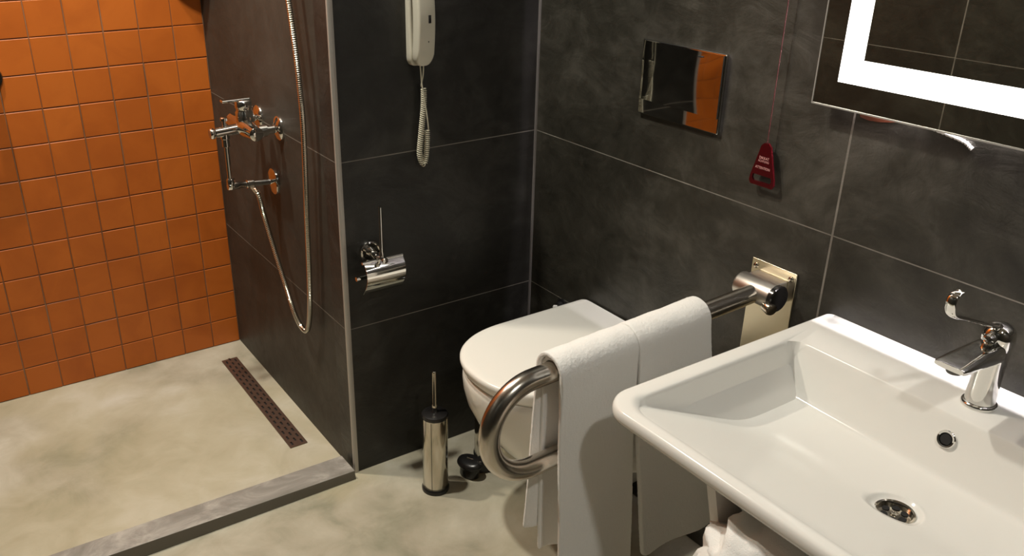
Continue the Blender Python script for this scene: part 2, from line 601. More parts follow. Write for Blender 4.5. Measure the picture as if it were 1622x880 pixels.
# ------------------------------------------------------------------ toilet brush
bx, by = -.4310, -.1770
t = thing('toilet_brush', 'tall chrome toilet brush cylinder standing on floor below paper holder', 'toilet brush', (bx, by, 0))
MB().lathe((bx, by, 0), (0, 0, 1), [(0.0003, .0365), (.008, .0370), (.012, .0350), (.014, .0335)], 48).build('base', M['black'], t)
mb = MB().lathe((bx, by, 0), (0, 0, 1), [(.010, .0325), (.012, .0340), (.226, .0340), (.229, .0335)], 56)
mb.build('canister', M['steel_polished'], t)
sx, sy = bx - .0250, by - .0232
MB().lathe((bx, by, 0), (0, 0, 1), [(.2285, .0345), (.2330, .0352), (.2385, .0335), (.2410, .0270), (.2425, .0100), (.2470, .0068), (.2560, .0060), (.2600, .0048)], 48).build('lid', M['black'], t)
MB().lathe((bx, by, 0), (0, 0, 1), [(.2560, .0068), (.2640, .0070), (.2660, .0056), (.3580, .0056), (.3610, .0046), (.3625, .002)], 24).build('handle', M['steel_polished'], t)
MB().box(sx - .0006, sx + .0006, sy - .0006, sy + .0006, .014, .226).build('seam', M['dark_chrome'], t)

# ------------------------------------------------------------------ pedal bin half hidden behind the bowl
cx, cy = -.202, -.160
t = thing('pedal_bin', 'small chrome bin with black foot pedal on floor behind toilet bowl', 'bin', (cx, cy, 0))
MB().lathe((cx, cy, 0), (0, 0, 1), [(.014, .0760), (.016, .0775), (.180, .0775), (.182, .076)], 56).build('body', M['steel_polished'], t)
MB().lathe((cx, cy, 0), (0, 0, 1), [(.0005, .0760), (.004, .0795), (.018, .0800), (.020, .0770)], 48).build('base', M['black'], t)
MB().lathe((cx, cy, 0), (0, 0, 1), [(.1825, .0770), (.186, .0785), (.193, .0760), (.203, .0600), (.208, .030), (.209, .002)], 48).build('lid', M['black'], t)
# pedal: flat tongue with an oval tread plate on a round foot
pd = Vector((-.100, -.035, 0)).normalized()
pn = Vector((-pd.y, pd.x, 0))
c0 = Vector((cx, cy, 0)) + pd * .0800
c1 = Vector((cx, cy, 0)) + pd * .1200 + pn * -.022
mb = MB()
def oval(c, a, b_, z_, n=28, tilt=0.0):
    return [c + pd * a * math.cos(2 * PI * k / n) + pn * b_ * math.sin(2 * PI * k / n) + Vector((0, 0, z_ + tilt * math.cos(2 * PI * k / n))) for k in range(n)]
mb.loft([oval(c1, .0190, .0270, .0005), oval(c1, .0215, .0300, .004), oval(c1, .0210, .0295, .030), oval(c1, .0250, .0370, .034, tilt=-.003), oval(c1, .0270, .0395, .040, tilt=-.005), oval(c1, .0250, .0370, .046, tilt=-.005), oval(c1, .0150, .0240, .050, tilt=-.003)])
a_ = [c0 - pd * .004 + pn * s_ * .016 + Vector((0, 0, z_)) for s_, z_ in ((-1, .006), (1, .006), (1, .045), (-1, .045))]
b2 = [c1 + pn * s_ * .012 + Vector((0, 0, z_)) for s_, z_ in ((-1, .006), (1, .006), (1, .034), (-1, .034))]
mb.loft([a_, b2])
pedal = mb.build('pedal', M['black'], t, angle=50)
MB().tube([c1 + pn * -.012 + Vector((0, 0, .0500)) - pd * .004, c1 + pn * .030 + Vector((0, 0, .0480)) - pd * .012], .0026, 10).build('hinge_pin', M['chrome'], pedal)

# ------------------------------------------------------------------ toilet
TY = -.4200
t = thing('toilet', 'white wall hung toilet with closed lid behind the steel grab bar', 'toilet', (0, TY, 0))
def dshape(hw, xf, xs, xb, z_, n=44, pw=2.25, yoff=0.0, rb=.012):
    """D outline: straight sides from xb to xs, super-ellipse nose to xf"""
    pts = []
    L = xs - xf
    for k in range(n + 1):
        a = -PI / 2 + PI * k / n
        ca, sa = math.cos(a), math.sin(a)
        pts.append((xs - L * abs(ca) ** (2 / pw), TY + yoff + math.copysign(hw * abs(sa) ** (2 / pw), sa), z_))
    for k in range(1, 8):
        pts.append((xs + (xb - rb - xs) * k / 7, TY + yoff + hw, z_))
    for k in range(1, 5):
        a = PI / 2 * k / 4
        pts.append((xb - rb + rb * math.sin(a), TY + yoff + hw - rb + rb * math.cos(a), z_))
    for k in range(0, 5):
        a = PI / 2 * k / 4
        pts.append((xb - rb + rb * math.cos(a), TY + yoff - hw + rb - rb * math.sin(a), z_))
    for k in range(1, 7):
        pts.append((xb - rb + (xs - xb + rb) * k / 7, TY + yoff - hw, z_))
    return pts
bowl = [(.445, .1720, -.4540, -.27), (.4445, .1750, -.4590, -.27), (.438, .1770, -.4630, -.27), (.425, .1775, -.4640, -.27), (.40, .1765, -.4620, -.265), (.36, .1735, -.4520, -.26), (.31, .1660, -.4280, -.25), (.26, .1550, -.3920, -.235), (.21, .1420, -.3480, -.22), (.16, .1300, -.3020, -.20), (.12, .1220, -.2700, -.18), (.095, .1160, -.2540, -.17), (.085, .1060, -.2400, -.16)]
MB().loft([dshape(hw, xf, xs, -.0005, z_) for z_, hw, xf, xs in bowl]).build('bowl', M['toilet_ceramic'], t, angle=70)
MB().loft([dshape(.1640, -.4400, -.27, -.045, .4450), dshape(.1640, -.4400, -.27, -.045, .4490)]).build('gap_shade', M['dark_hole'], t)  # near-black slab painting the shaded gap between lid and bowl
lidr = [(.4480, .1735, -.4540, -.27), (.4485, .1765, -.4590, -.27), (.4560, .1795, -.4650, -.27), (.4720, .1805, -.4710, -.27), (.4800, .1795, -.4715, -.27), (.4835, .1770, -.4680, -.27), (.4852, .1730, -.4620, -.27), (.4858, .1600, -.4480, -.265)]
MB().loft([dshape(hw, xf, xs, -.0060, z_) for z_, hw, xf, xs in lidr]).build('lid', M['lid_plastic'], t, angle=70)

# raised black disc painting the dark hole with a white plug, behind the toilet
t = thing('plugged_hole', 'dark round disc with white plug standing for a hole in wall just behind toilet lid', 'valve', (0, -.150, .425))
MB().lathe((0, -.150, .425), (-1, 0, 0), [(0, .019), (.004, .019), (.006, .0120), (.018, .0115), (.020, .006)], 24).build('hole_disc', M['black'], t)
MB().lathe((-.020, -.150, .425), (-1, 0, .25), [(0, .0045), (.010, .0045), (.012, .003)], 14).build('tip', M['white_lam'], t)

# ------------------------------------------------------------------ flush plate
FYc, FZc, fw, fh = -.5060, 1.0940, .2380, .1640
t = thing('flush_plate', 'polished chrome flush plate on tile wall above the toilet', 'flush plate', (0, FYc, FZc))
MB().box(-.0095, -.0002, FYc - fw / 2, FYc + fw / 2, FZc - fh / 2, FZc + fh / 2, .0028, 3).build('frame', M['plate_chrome'], t, angle=180, wn=True)
def button(y0, y1, z0, z1, name, bul):
    mb = MB()
    nu, nv = 26, 18
    front = []
    for i in range(nu + 1):
        for k in range(nv + 1):
            u, v = i / nu, k / nv
            q = (1 - (2 * u - 1) ** 4) * (1 - (2 * v - 1) ** 4)
            q2 = (1 - (2 * u - 1) ** 2) * (1 - (2 * v - 1) ** 2)
            front.append((-.0098 - bul * q2 - .0045 * (1 - u), y0 + (y1 - y0) * u, z0 + (z1 - z0) * v))
    fs = []
    for i in range(nu):
        for k in range(nv):
            a = i * (nv + 1) + k
            fs.append([a, a + 1, a + nv + 2, a + nv + 1])
    mb.add(front, fs)
    edge = [i * (nv + 1) for i in range(nu + 1)] + [nu * (nv + 1) + k for k in range(1, nv + 1)] + [i * (nv + 1) + nv for i in range(nu - 1, -1, -1)] + [k for k in range(nv - 1, 0, -1)]
    b0 = len(mb.v)
    mb.v += [(-.0080, mb.v[e][1], mb.v[e][2]) for e in edge]
    for i in range(len(edge)):
        k = (i + 1) % len(edge)
        mb.f.append([edge[i], edge[k], b0 + k, b0 + i])
        mb.m.append(0)
    return mb.build(name, M['plate_chrome'], t, angle=25)
button(FYc - fw / 2 + .003, FYc + fw / 2 - .009, FZc - fh / 2 + .033, FZc + fh / 2 - .003, 'flush_button', .0006)
MB().box(-.0164, -.0140, FYc - .0620, FYc - .0500, FZc + .0680, FZc + .0702, .0003).build('mark', M['dark_hole'], t)

# ------------------------------------------------------------------ alarm pull cord
t = thing('pull_cord', 'red emergency pull cord with triangular tag hanging on wall beside flush plate', 'alarm cord', (-.014, -.757, .945))
MB().tube([(-.014, -.7560, 1.022), (-.014, -.7560, 1.30), (-.013, -.7560, 1.80), (-.012, -.7560, H - .0005)], .0010, 8).build('cord', M['cordred'], t)
mb = MB()
def tag_ring(x, grow):
    base = [(-.7560 - .0115 - grow, 1.020), (-.7560 - .0045, 1.0265 + grow), (-.7560 + .0045, 1.0265 + grow), (-.7560 + .0115 + grow, 1.020)]
    base += [(-.7560 + .0290 + grow, .9560), (-.7560 + .0300 + grow, .9460), (-.7560 + .0260, .9395 - grow), (-.7560 - .0260, .9395 - grow), (-.7560 - .0300 - grow, .9460), (-.7560 - .0290 - grow, .9560)]
    return [(x, y, z_) for y, z_ in base]
hole = [(-.7560 + .0085, .9610), (-.7560 + .0220, .9610), (-.7560 + .0235, .9530), (-.7560 + .0200, .9475), (-.7560 - .0200, .9475), (-.7560 - .0235, .9530), (-.7560 - .0220, .9610), (-.7560 - .0085, .9610)]
outer = [(y, z_) for x, y, z_ in tag_ring(0, 0)]
bm = bmesh.new()
ov = [bm.verts.new((-.0160, y, z_)) for y, z_ in outer]
hv = [bm.verts.new((-.0160, y, z_)) for y, z_ in hole]
ed = [bm.edges.new((ov[i], ov[(i + 1) % len(ov)])) for i in range(len(ov))] + [bm.edges.new((hv[i], hv[(i + 1) % len(hv)])) for i in range(len(hv))]
bmesh.ops.triangle_fill(bm, use_beauty=True, use_dissolve=False, edges=ed)
ex = bmesh.ops.extrude_face_region(bm, geom=list(bm.faces))
for g in ex['geom']:
    if isinstance(g, bmesh.types.BMVert):
        g.co.x += .0045
tagp = MB().bm(bm).build('tag', M['tag'], t, angle=30)
def text_on_wall(body, yc, zc, width, x, mat, parent):
    cu = bpy.data.curves.new('lettering', 'FONT')
    cu.body = body
    cu.align_x = 'CENTER'
    cu.align_y = 'CENTER'
    cu.size = 1
    cu.extrude = .004
    tmp = bpy.data.objects.new('lettering', cu)
    link(tmp)
    dg = bpy.context.evaluated_depsgraph_get()
    dg.update()
    me = bpy.data.meshes.new_from_object(tmp.evaluated_get(dg))
    bpy.data.objects.remove(tmp)
    xs = [v.co.x for v in me.vertices]
    s = width / (max(xs) - min(xs))
    mb = MB()
    # reading direction runs towards -y, up is +z, faces -x
    mb.add([(x + -v.co.z * s, yc - v.co.x * s, zc + v.co.y * s * 1.15) for v in me.vertices], [list(p.vertices) for p in me.polygons])
    bpy.data.meshes.remove(me)
    return mb.build('lettering', mat, parent, smooth=False)
text_on_wall('DIKKAT', -.7555, .9960, .0230, -.0161, M['text'], tagp)
text_on_wall('ACHTUNG', -.7550, .9895, .0260, -.0161, M['text'], tagp)
text_on_wall('ATTENTION', -.7550, .9760, .0350, -.0161, M['text'], tagp)

# ------------------------------------------------------------------ illuminated mirror
my0, my1, mz0, mz1 = -1.70, -.8520, 1.1280, 1.90
t = thing('mirror', 'rectangular wall mirror with glowing white light band above washbasin', 'mirror', (0, (my0 + my1) / 2, mz0))
MB().box(-.0300, -.0250, my0, my1, mz0, mz1, .0008).build('glass', M['mirror'], t, smooth=False)
def frame_ring(x0, x1, a, b_):
    """rectangular ring between insets a and b_"""
    mb = MB()
    mb.box(x0, x1, my0 + a, my1 - a, mz0 + a, mz0 + b_)
    mb.box(x0, x1, my0 + a, my1 - a, mz1 - b_, mz1 - a)
    mb.box(x0, x1, my0 + a, my0 + b_, mz0 + b_, mz1 - b_)
    mb.box(x0, x1, my1 - b_, my1 - a, mz0 + b_, mz1 - b_)
    return mb
frame_ring(-.0306, -.0301, .0440, .0860).build('light_band', M['led'], t, smooth=False)
mb = MB()
mb.box(-.0308, -.0246, my0 - .0010, my1 + .0018, mz0 - .0022, mz0 - .0002)
mb.box(-.0308, -.0246, my1, my1 + .0018, mz0, mz1)
mb.box(-.0308, -.0246, my0 - .0018, my0, mz0, mz1)
mb.build('edge', M['mirror_edge'], t, smooth=False)
MB().box(-.0246, -.0004, -1.60, -1.12, 1.40, 1.86).build('housing', M['white_lam'], t, smooth=False)
MB().box(-.0120, -.0040, -1.60, -1.02, 1.336, 1.3370).build('backlight', M['led_back'], t, smooth=False)
MB().box(-.0215, -.0185, -1.0190, -1.0180, 1.18, 1.84).build('backlight', M['led_side'], t, smooth=False)
MB().box(-.0150, -.0130, -1.66, -.90, 1.1600, 1.1606).build('backlight', M['led_fill'], t, smooth=False)  # weak extra strip added to brighten the tile below the mirror
# leftover silicone and glue under the mirror
t = thing('silicone_smear', 'white silicone smear on tile just below the mirror edge', 'sealant', (0, -1.11, 1.112))
mb = MB()
mb.tube(spline([(-.0015, -1.052, 1.1245), (-.002, -1.075, 1.1205), (-.0025, -1.100, 1.1165), (-.003, -1.122, 1.1120), (-.002, -1.135, 1.1035)], 8), lambda i: .0022 + .0016 * abs(math.sin(i * 1.3)), 10)
mb.build('bead', M['silicone'], t)
t = thing('glue_stain', 'reddish brown glue patch on tile below the mirror corner', 'glue', (0, -.965, 1.116))
mb = MB()
pts = [(-.928, 1.1225), (-.932, 1.1130), (-.950, 1.1105), (-.972, 1.1120), (-.990, 1.1150), (-1.005, 1.1190), (-.985, 1.1235), (-.955, 1.1250)]
mb.loft([[(-.0002, y, z_) for y, z_ in pts], [(-.0014, y * .98 - .0193, z_) for y, z_ in pts]])
mb.build('patch', M['rust'], t, angle=80)

# ------------------------------------------------------------------ washbasin
SY0, SY1, SXF, RIM = -1.640, -.940, -.578, .735
DR = (-.306, -1.305)
t = thing('washbasin', 'wide white ceramic washbasin mounted on the wall under the mirror', 'washbasin', (0, -1.29, RIM))
def rrect(xa, xb, ya, yb, rf, rb, z_, nc=14, ne=22):
    """xa front (low x), xb back; front corners rf, back corners rb"""
    pts = []
    corners = [((xb - rb, yb - rb), rb, 0), ((xa + rf, yb - rf), rf, 1), ((xa + rf, ya + rf), rf, 2), ((xb - rb, ya + rb), rb, 3)]
    for i, ((cx, cy), r, q) in enumerate(corners):
        arc = [(cx + r * math.cos(PI / 2 * q + PI / 2 * k / nc), cy + r * math.sin(PI / 2 * q + PI / 2 * k / nc)) for k in range(nc + 1)]
        pts += arc
        (nx, ny), nr, nq = corners[(i + 1) % 4]
        nxt = (nx + nr * math.cos(PI / 2 * nq), ny + nr * math.sin(PI / 2 * nq))
        last = arc[-1]
        pts += [(last[0] + (nxt[0] - last[0]) * k / ne, last[1] + (nxt[1] - last[1]) * k / ne) for k in range(1, ne)]
    return [Vector((p[0], p[1], z_)) for p in pts]
IXF, IXB, IY0, IY1 = -.5500, -.1440, -1.604, -.9770
def smax(vals, k=.0060):
    m_ = max(vals)
    return m_ + k * math.log(sum(math.exp((v - m_) / k) for v in vals))
def basin(x, y):
    d = math.hypot(x - DR[0], y - DR[1])
    front = RIM - .003 - (x - IXF) * .385
    floor_ = .6385 + .020 * d
    back = RIM - (IXB - x) * 2.7
    left = RIM - (IY1 - y) * 3.7
    right = RIM - (y - IY0) * 2.9
    return smax([front, floor_, back, left, right])
rings = []
def outer(ins, z_):
    return rrect(SXF + ins, -.0004 - ins * .02, SY0 + ins, SY1 - ins, max(.058 - ins, .02), .010, z_)
rings += [outer(.150, .600), outer(.125, .606), outer(.105, .622), outer(.080, .655), outer(.055, .688), outer(.030, .7035), outer(.012, .7075), outer(.004, .7105), outer(.0010, .7150), outer(0, .7200), outer(.0004, .7260), outer(.0022, .7310), outer(.0052, .7338), outer(.0090, .7348)]
inner0 = rrect(IXF, IXB, IY0, IY1, .048, .040, 0)
NP = len(inner0)
def topz(x, y):
    return RIM
mid = []
for a, b_ in zip(outer(.0090, .735), inner0):
    mid.append(Vector((a.x * .5 + b_.x * .5, a.y * .5 + b_.y * .5, RIM)))
rings.append(mid)
rings.append([Vector((p.x + (p.x - DR[0]) * .012, p.y + (p.y - DR[1]) * .012, RIM - .0002)) for p in inner0])
circ = []
for p in inner0:
    a = math.atan2(p.y - DR[1], p.x - DR[0])
    circ.append(Vector((DR[0] + .0420 * math.cos(a), DR[1] + .0420 * math.sin(a), 0)))
NR = 46
for i in range(NR + 1):
    s = (i / NR)
    s = s ** 1.25
    ring = []
    for a, c_ in zip(inner0, circ):
        x, y = a.x + (c_.x - a.x) * s, a.y + (c_.y - a.y) * s
        zz = min(basin(x, y), RIM + .02)
        # soft roll-over at the rim
        over = RIM - .0008
        zz = -smax([-zz, -over], .0022)
        ring.append(Vector((x, y, zz)))
    rings.append(ring)
for r, dz in ((.0400, -.0004), (.0380, -.0018), (.0355, -.0042), (.0320, -.0062), (.0285, -.0072), (.0260, -.0078), (.0255, -.0200)):
    ring = []
    for p in inner0:
        a = math.atan2(p.y - DR[1], p.x - DR[0])
        x, y = DR[0] + r * math.cos(a), DR[1] + r * math.sin(a)
        ring.append(Vector((x, y, basin(DR[0] + .042 * math.cos(a), DR[1] + .042 * math.sin(a)) * .5 + .5 * basin(*DR) + dz)))
    rings.append(ring)
MB().loft(rings, cap0=True, cap1=True).build('bowl', M['ceramic'], t, angle=75)
# waste: chrome cup with five holes around a central screw
zb = basin(*DR)
mb = MB()
mb.lathe((DR[0], DR[1], zb), (0, 0, 1), [(-.0120, .0246), (-.0060, .0256), (-.0048, .0282), (-.0056, .0290), (-.0090, .0295)][::-1], 44, caps=False)
mb.lathe((DR[0], DR[1], zb - .0125), (0, 0, 1), [(0, .0250), (.0015, .0250), (.0020, .0235), (.0021, .001)], 44)
w_ = mb.build('waste', M['steel_polished'], t)
mb = MB()
for k in range(6):
    a = 2 * PI * k / 6 + .4
    ca, sa = math.cos(a), math.sin(a)
    c_ = Vector((DR[0] + .0150 * ca, DR[1] + .0150 * sa, zb - .0099))
    ring = [c_ + Vector((ca * .0052 * math.cos(q) - sa * .0060 * math.sin(q), sa * .0052 * math.cos(q) + ca * .0060 * math.sin(q), 0)) for q in [2 * PI * j / 16 for j in range(16)]]
    mb.loft([ring, [p + Vector((0, 0, .0005)) for p in ring]])
mb.build('waste_hole', M['dark_hole'], w_)
MB().lathe((DR[0], DR[1], zb - .0106), (0, 0, 1), [(0, .0058), (.0015, .0056), (.0022, .0045), (.0014, .0030), (.0014, .001)], 24).build('screw', M['steel_polished'], w_)
# overflow ring
oc = Vector((-.1600, -1.283, .6985))
nrm = Vector((-1, 0, .36)).normalized()
ov_ = MB().lathe(oc - nrm * .004, nrm, [(0, .0140), (.0050, .0145), (.0068, .0132), (.0064, .0105), (.0040, .0092), (.0020, .0090)], 40).build('overflow_ring', M['chrome'], t)
MB().lathe(oc - nrm * .003, nrm, [(0, .0086), (.0052, .0084), (.0053, .001)], 28).build('overflow_hole', M['dark_hole'], ov_)

# ------------------------------------------------------------------ tap
FX, FYt = -.0820, -1.2810
t = thing('basin_tap', 'chrome single lever basin tap with long elbow lever', 'tap', (FX, FYt, RIM))
MB().lathe((FX, FYt, RIM), (0, 0, 1), [(.0000, .0262), (.0035, .0266), (.0062, .0258), (.0078, .0238)], 44).build('base_ring', M['chrome'], t)
def sq(cx, cy, cz, a, b_, n=32, p=3.0):
    out = []
    for k in range(n):
        an = 2 * PI * k / n
        ca, sa = math.cos(an), math.sin(an)
        out.append(Vector((cx + a * math.copysign(abs(ca) ** (2 / p), ca), cy + b_ * math.copysign(abs(sa) ** (2 / p), sa), cz)))
    return out
body = [(.0070, .0000, .0225, .0225, 2.0), (.0200, .0000, .0215, .0215, 2.2), (.0450, .0012, .0205, .0202, 2.5), (.0700, .0030, .0205, .0196, 2.7), (.0850, .0045, .0212, .0196, 2.7), (.1000, .0060, .0225, .0200, 2.7), (.1120, .0070, .0225, .0200, 2.5), (.1190, .0075, .0200, .0180, 2.3), (.1215, .0075, .0120, .0110, 2.0)]
MB().loft([sq(FX + dx, FYt, RIM + z_, a, b_, p=p) for z_, dx, a, b_, p in body]).build('body', M['chrome'], t, angle=60)
# spout: wide wedge reaching forward
def spsec(x, zt, th, hw, n=28):
    out = []
    for k in range(n):
        an = 2 * PI * k / n
        ca, sa = math.cos(an), math.sin(an)
        out.append(Vector((x, FYt + hw * math.copysign(abs(ca) ** .45, ca), zt - th / 2 + th / 2 * math.copysign(abs(sa) ** .55, sa))))
    return out
sp = [(FX + .012, .8510, .034, .0160), (FX - .005, .8515, .036, .0200), (FX - .030, .8505, .030, .0220), (FX - .060, .8490, .0235, .0232), (FX - .090, .8475, .0180, .0240), (FX - .112, .8460, .0140, .0242), (FX - .121, .8452, .0115, .0238), (FX - .1250, .8440, .0080, .0220)]
s_ = MB().loft([spsec(*q) for q in sp]).build('spout', M['chrome'], t, angle=50)
MB().lathe((FX - .1060, FYt, .8350), (0, 0, -1), [(0, .0120), (.0060, .0120), (.0085, .0110), (.0086, .002)], 28).build('aerator', M['dark_chrome'], s_)
# domed head
MB().lathe((FX + .004, FYt, .8380), (-.10, 0, 1), [(0, .0215), (.0080, .0235), (.0200, .0240), (.0300, .0222), (.0370, .0175), (.0408, .0100), (.0420, .0015)], 40).build('head', M['chrome'], t, angle=60)
lev = spline([(FX + .004, FYt, .8740), (FX - .020, FYt, .8800), (FX - .070, FYt, .9000), (FX - .120, FYt, .9200), (FX - .1460, FYt, .9300), (FX - .1580, FYt, .9370), (FX - .1640, FYt, .9460), (FX - .1660, FYt, .9580), (FX - .1620, FYt, .9660), (FX - .1500, FYt, .9690)], 10)
MB().tube(lev, 1, 16, flat=(.0078, .0036)).build('lever', M['chrome'], t, angle=60)
MB().lathe((FX - .0180, FYt, .8580), (-1, 0, -.1), [(0, .0090), (.006, .0100), (.011, .0085), (.013, .0050), (.0135, .001)], 28).build('hub', M['chrome'], t)

# ------------------------------------------------------------------ cubby under the basin
t = thing('washstand_cubby', 'white open cubby fixed under the washbasin holding a towel', 'cubby', (-.28, -1.34, .40))
ya, yb = -1.520, -1.150
def panel(y0, y1):
    pr_ = [(-.4680, .3950), (-.5480, .6940), (-.5320, .6900), (-.5000, .6420), (-.4600, .6020), (-.4300, .5880), (-.0010, .5880), (-.0010, .3950)]
    return MB().loft([[(x, y0, z_) for x, z_ in pr_], [(x, y1, z_) for x, z_ in pr_]])
panel(yb - .0170, yb).build('side_panel', M['white_lam'], t, smooth=False)
panel(ya, ya + .0170).build('side_panel', M['white_lam'], t, smooth=False)
MB().box(-.5560, -.5300, ya, yb + .0120, .6950, .7030, .0006).build('front_rail', M['white_lam'], t, smooth=False)
MB().box(-.4650, -.0010, ya + .0172, yb - .0172, .3950, .4130, .0006).build('shelf', M['white_lam'], t, smooth=False)

# crumpled towel lying in the cubby
def cloth_lump(center, rad, seed, bottom):
    bm = bmesh.new()
    bmesh.ops.create_icosphere(bm, subdivisions=5, radius=1)
    for v in bm.verts:
        p = v.co.normalized()
        q = Vector((p.x * 1.3, p.y * 1.3, p.z * 1.3)) + Vector((seed, seed * .5, 0))
        fold = abs(noise.noise(Vector((q.x * 1.2 + q.z * .8, q.y * 2.6, q.z * 2.0))))
        fold2 = noise.noise(q * 4.1)
        s = 1 - .30 * fold + .03 * fold2 + .10 * noise.noise(q * 1.3)
        co = Vector((math.copysign(abs(p.x) ** .8, p.x) * rad[0], math.copysign(abs(p.y) ** .8, p.y) * rad[1], math.copysign(abs(p.z) ** .75, p.z) * rad[2])) * s
        v.co = Vector(center) + co
        lim = .690 - min(max((v.co.x + .55) / .12, 0), 1) * .100
        if v.co.z > lim:
            v.co.z = lim + (v.co.z - lim) * .04
        if v.co.z < bottom:
            v.co.z = bottom + (v.co.z - bottom) * .02
    return bm
mb = MB().bm(cloth_lump((-.4800, -1.290, .5480), (.155, .1560, .1350), 4.3, .4140))
o = mb.build('towel', M['towel'], None, angle=180)
tag(o, 'crumpled white towel stuffed in the cubby under the washbasin', 'towel')
for v in o.data.vertices:
    pass

# ------------------------------------------------------------------ grab bar
BY = -.8100
t = thing('grab_bar', 'brushed steel fold down grab bar between toilet and washbasin', 'grab bar', (0, BY, .50))
pl_ = MB().box(-.0050, -.0003, -.8650, -.7550, .5000, .7850, .0012).build('wall_plate', M['steel_plate'], t, angle=180, wn=True)
for (yy, zz) in ((-.7665, .7700), (-.8530, .7700), (-.7665, .5150), (-.8530, .5150)):
    MB().lathe((-.0048, yy, zz), (-1, 0, 0), [(0, .0062), (.0022, .0058), (.0040, .0036), (.0044, .001)], 18).build('bolt', M['steel_polished'], t)
xa, xe, zt0, zt1, Rr = -.0450, -.6100, .7380, .7130, .0920
rail = [Vector((xa + (xe - xa) * k / 12, BY, zt0 + (zt1 - zt0) * k / 12)) for k in range(13)]
sl = math.atan2(zt1 - zt0, -(xe - xa))
cxx, czz = xe + .003, zt1 - Rr
for k in range(1, 33):
    a = PI / 2 + PI * k / 32
    rail.append(Vector((cxx + Rr * math.cos(a), BY, czz + Rr * math.sin(a))))
rail += [Vector((xe + (-.010 - xe) * k / 12, BY, zt1 - 2 * Rr + (.5540 - zt1 + 2 * Rr) * k / 12)) for k in range(1, 13)]
MB().tube(rail, .0190, 28).build('rail', M['steel'], t, angle=60)
MB().lathe((-.0450, BY - .0420, .7400), (0, 1, 0), [(0, .0240), (.0015, .0260), (.0830, .0260), (.0870, .0245), (.0890, .0200)], 40).build('hinge_barrel', M['steel_satin'], t)
MB().box(-.0450, -.0050, BY - .0380, BY + .0380, .7160, .7640, .0040).build('hinge_block', M['steel_satin'], t, angle=180, wn=True)
MB().lathe((-.0450, BY - .0425, .7400), (0, -1, 0), [(0, .0275), (.0080, .0275), (.0100, .0255), (.0102, .001)], 40).build('end_cap', M['dark_chrome'], t)
MB().lathe((-.0640, BY - .0420, .7260), (-.35, -1, -.1), [(-.004, .0120), (.0130, .0125), (.0160, .0110), (.0165, .001)], 24).build('lock_pin', M['steel_polished'], t)

# ------------------------------------------------------------------ towels over the bar
def bar_z(x):
    return zt0 + (zt1 - zt0) * (x - xa) / (xe - xa)
def drape(x0, x1, zf, zb, rad, seed, flare_f, flare_b, nu=40, x0b=None, x1b=None, round_bottom=0.0, side=0.0):
    """sheet over the bar: u across (x), v along front -> over -> back; returns a MB grid"""
    prof = []
    # front panel from bottom up
    nf = 34
    nb = 26
    for k in range(nf):
        prof.append(('f', k / nf))
    for k in range(17):
        prof.append(('o', k / 16))
    for k in range(1, nb + 1):
        prof.append(('b', k / nb))
    mb = MB()
    nv = len(prof)
    for i in range(nu + 1):
        u = i / nu
        for (kind, s) in prof:
            xt = x0 + (x1 - x0) * u
            zc = bar_z(xt)
            if kind == 'f':
                drop = 1 - s
                zbot = zf + round_bottom * (max(0, u - .70) / .30) ** 2 + round_bottom * .35 * (max(0, .10 - u) / .10) ** 2
                z_ = zc + (zbot - zc) * drop
                y = BY - rad - flare_f * drop ** 1.3
                lim = .8 if drop > .2 else drop * 4
                amp = .0075 * drop
                y += amp * math.sin(u * 7.0 + seed) * .8 + .005 * lim * noise.noise(Vector((u * 3 + seed, drop * 2.5, seed)))
                x = xt + side * drop * u + .004 * noise.noise(Vector((drop * 3, seed, u)))
            elif kind == 'o':
                a = PI * s
                y = BY - rad * math.cos(a)
                z_ = zc + rad * math.sin(a) + .0018 * noise.noise(Vector((u * 6, s * 2, seed)))
                x = xt
            else:
                drop = s
                z_ = zc + (zb + .006 * math.sin(u * 5 + seed) - zc) * drop
                y = BY + rad + flare_b * drop
                y += .010 * drop * math.sin(u * 9.0 + seed * 2) + .004 * noise.noise(Vector((u * 3, drop * 2, seed + 5)))
                x = xt + ((x0b - x0) * (1 - u) * drop if x0b is not None else 0) + ((x1b - x1) * u * drop if x1b is not None else 0)
            mb.v.append((x, y, z_))
    for i in range(nu):
        for k in range(nv - 1):
            a = i * nv + k
            mb.f.append([a, a + 1, a + nv + 1, a + nv])
            mb.m.append(0)
    return mb
fuzz = bpy.data.textures.new('fuzz', 'CLOUDS')
fuzz.noise_scale = .0045
fuzz.noise_depth = 3
def cloth(o, th):
    so = o.modifiers.new('thickness', 'SOLIDIFY')
    so.thickness = th
    so.offset = 0
    subsurf(o, 2)
    d = o.modifiers.new('fuzz', 'DISPLACE')
    d.texture = fuzz
    d.strength = .0013
    d.mid_level = .5
    return o
t1 = thing('hand_towel', 'longer white towel hung over grab bar nearest its curved end', 'towel', (-.49, BY, .20), 'white towels over the grab bar')
cloth(drape(-.5760, -.3990, .190, .345, .0335, 1.7, .040, .012, x0b=-.586).build('outer_layer', M['towel'], t1, angle=180), .0090)
cloth(drape(-.5700, -.4080, .215, .300, .0245, 3.3, .036, -.004, x0b=-.560).build('inner_layer', M['towel'], t1, angle=180), .0080)
t2 = thing('hand_towel', 'shorter white towel hung over grab bar nearest the wall plate', 'towel', (-.30, BY, .27), 'white towels over the grab bar')
cloth(drape(-.3985, -.2150, .285, .36, .0325, 5.2, .055, .010, round_bottom=.035, side=.040).build('outer_layer', M['towel'], t2, angle=180), .0100)

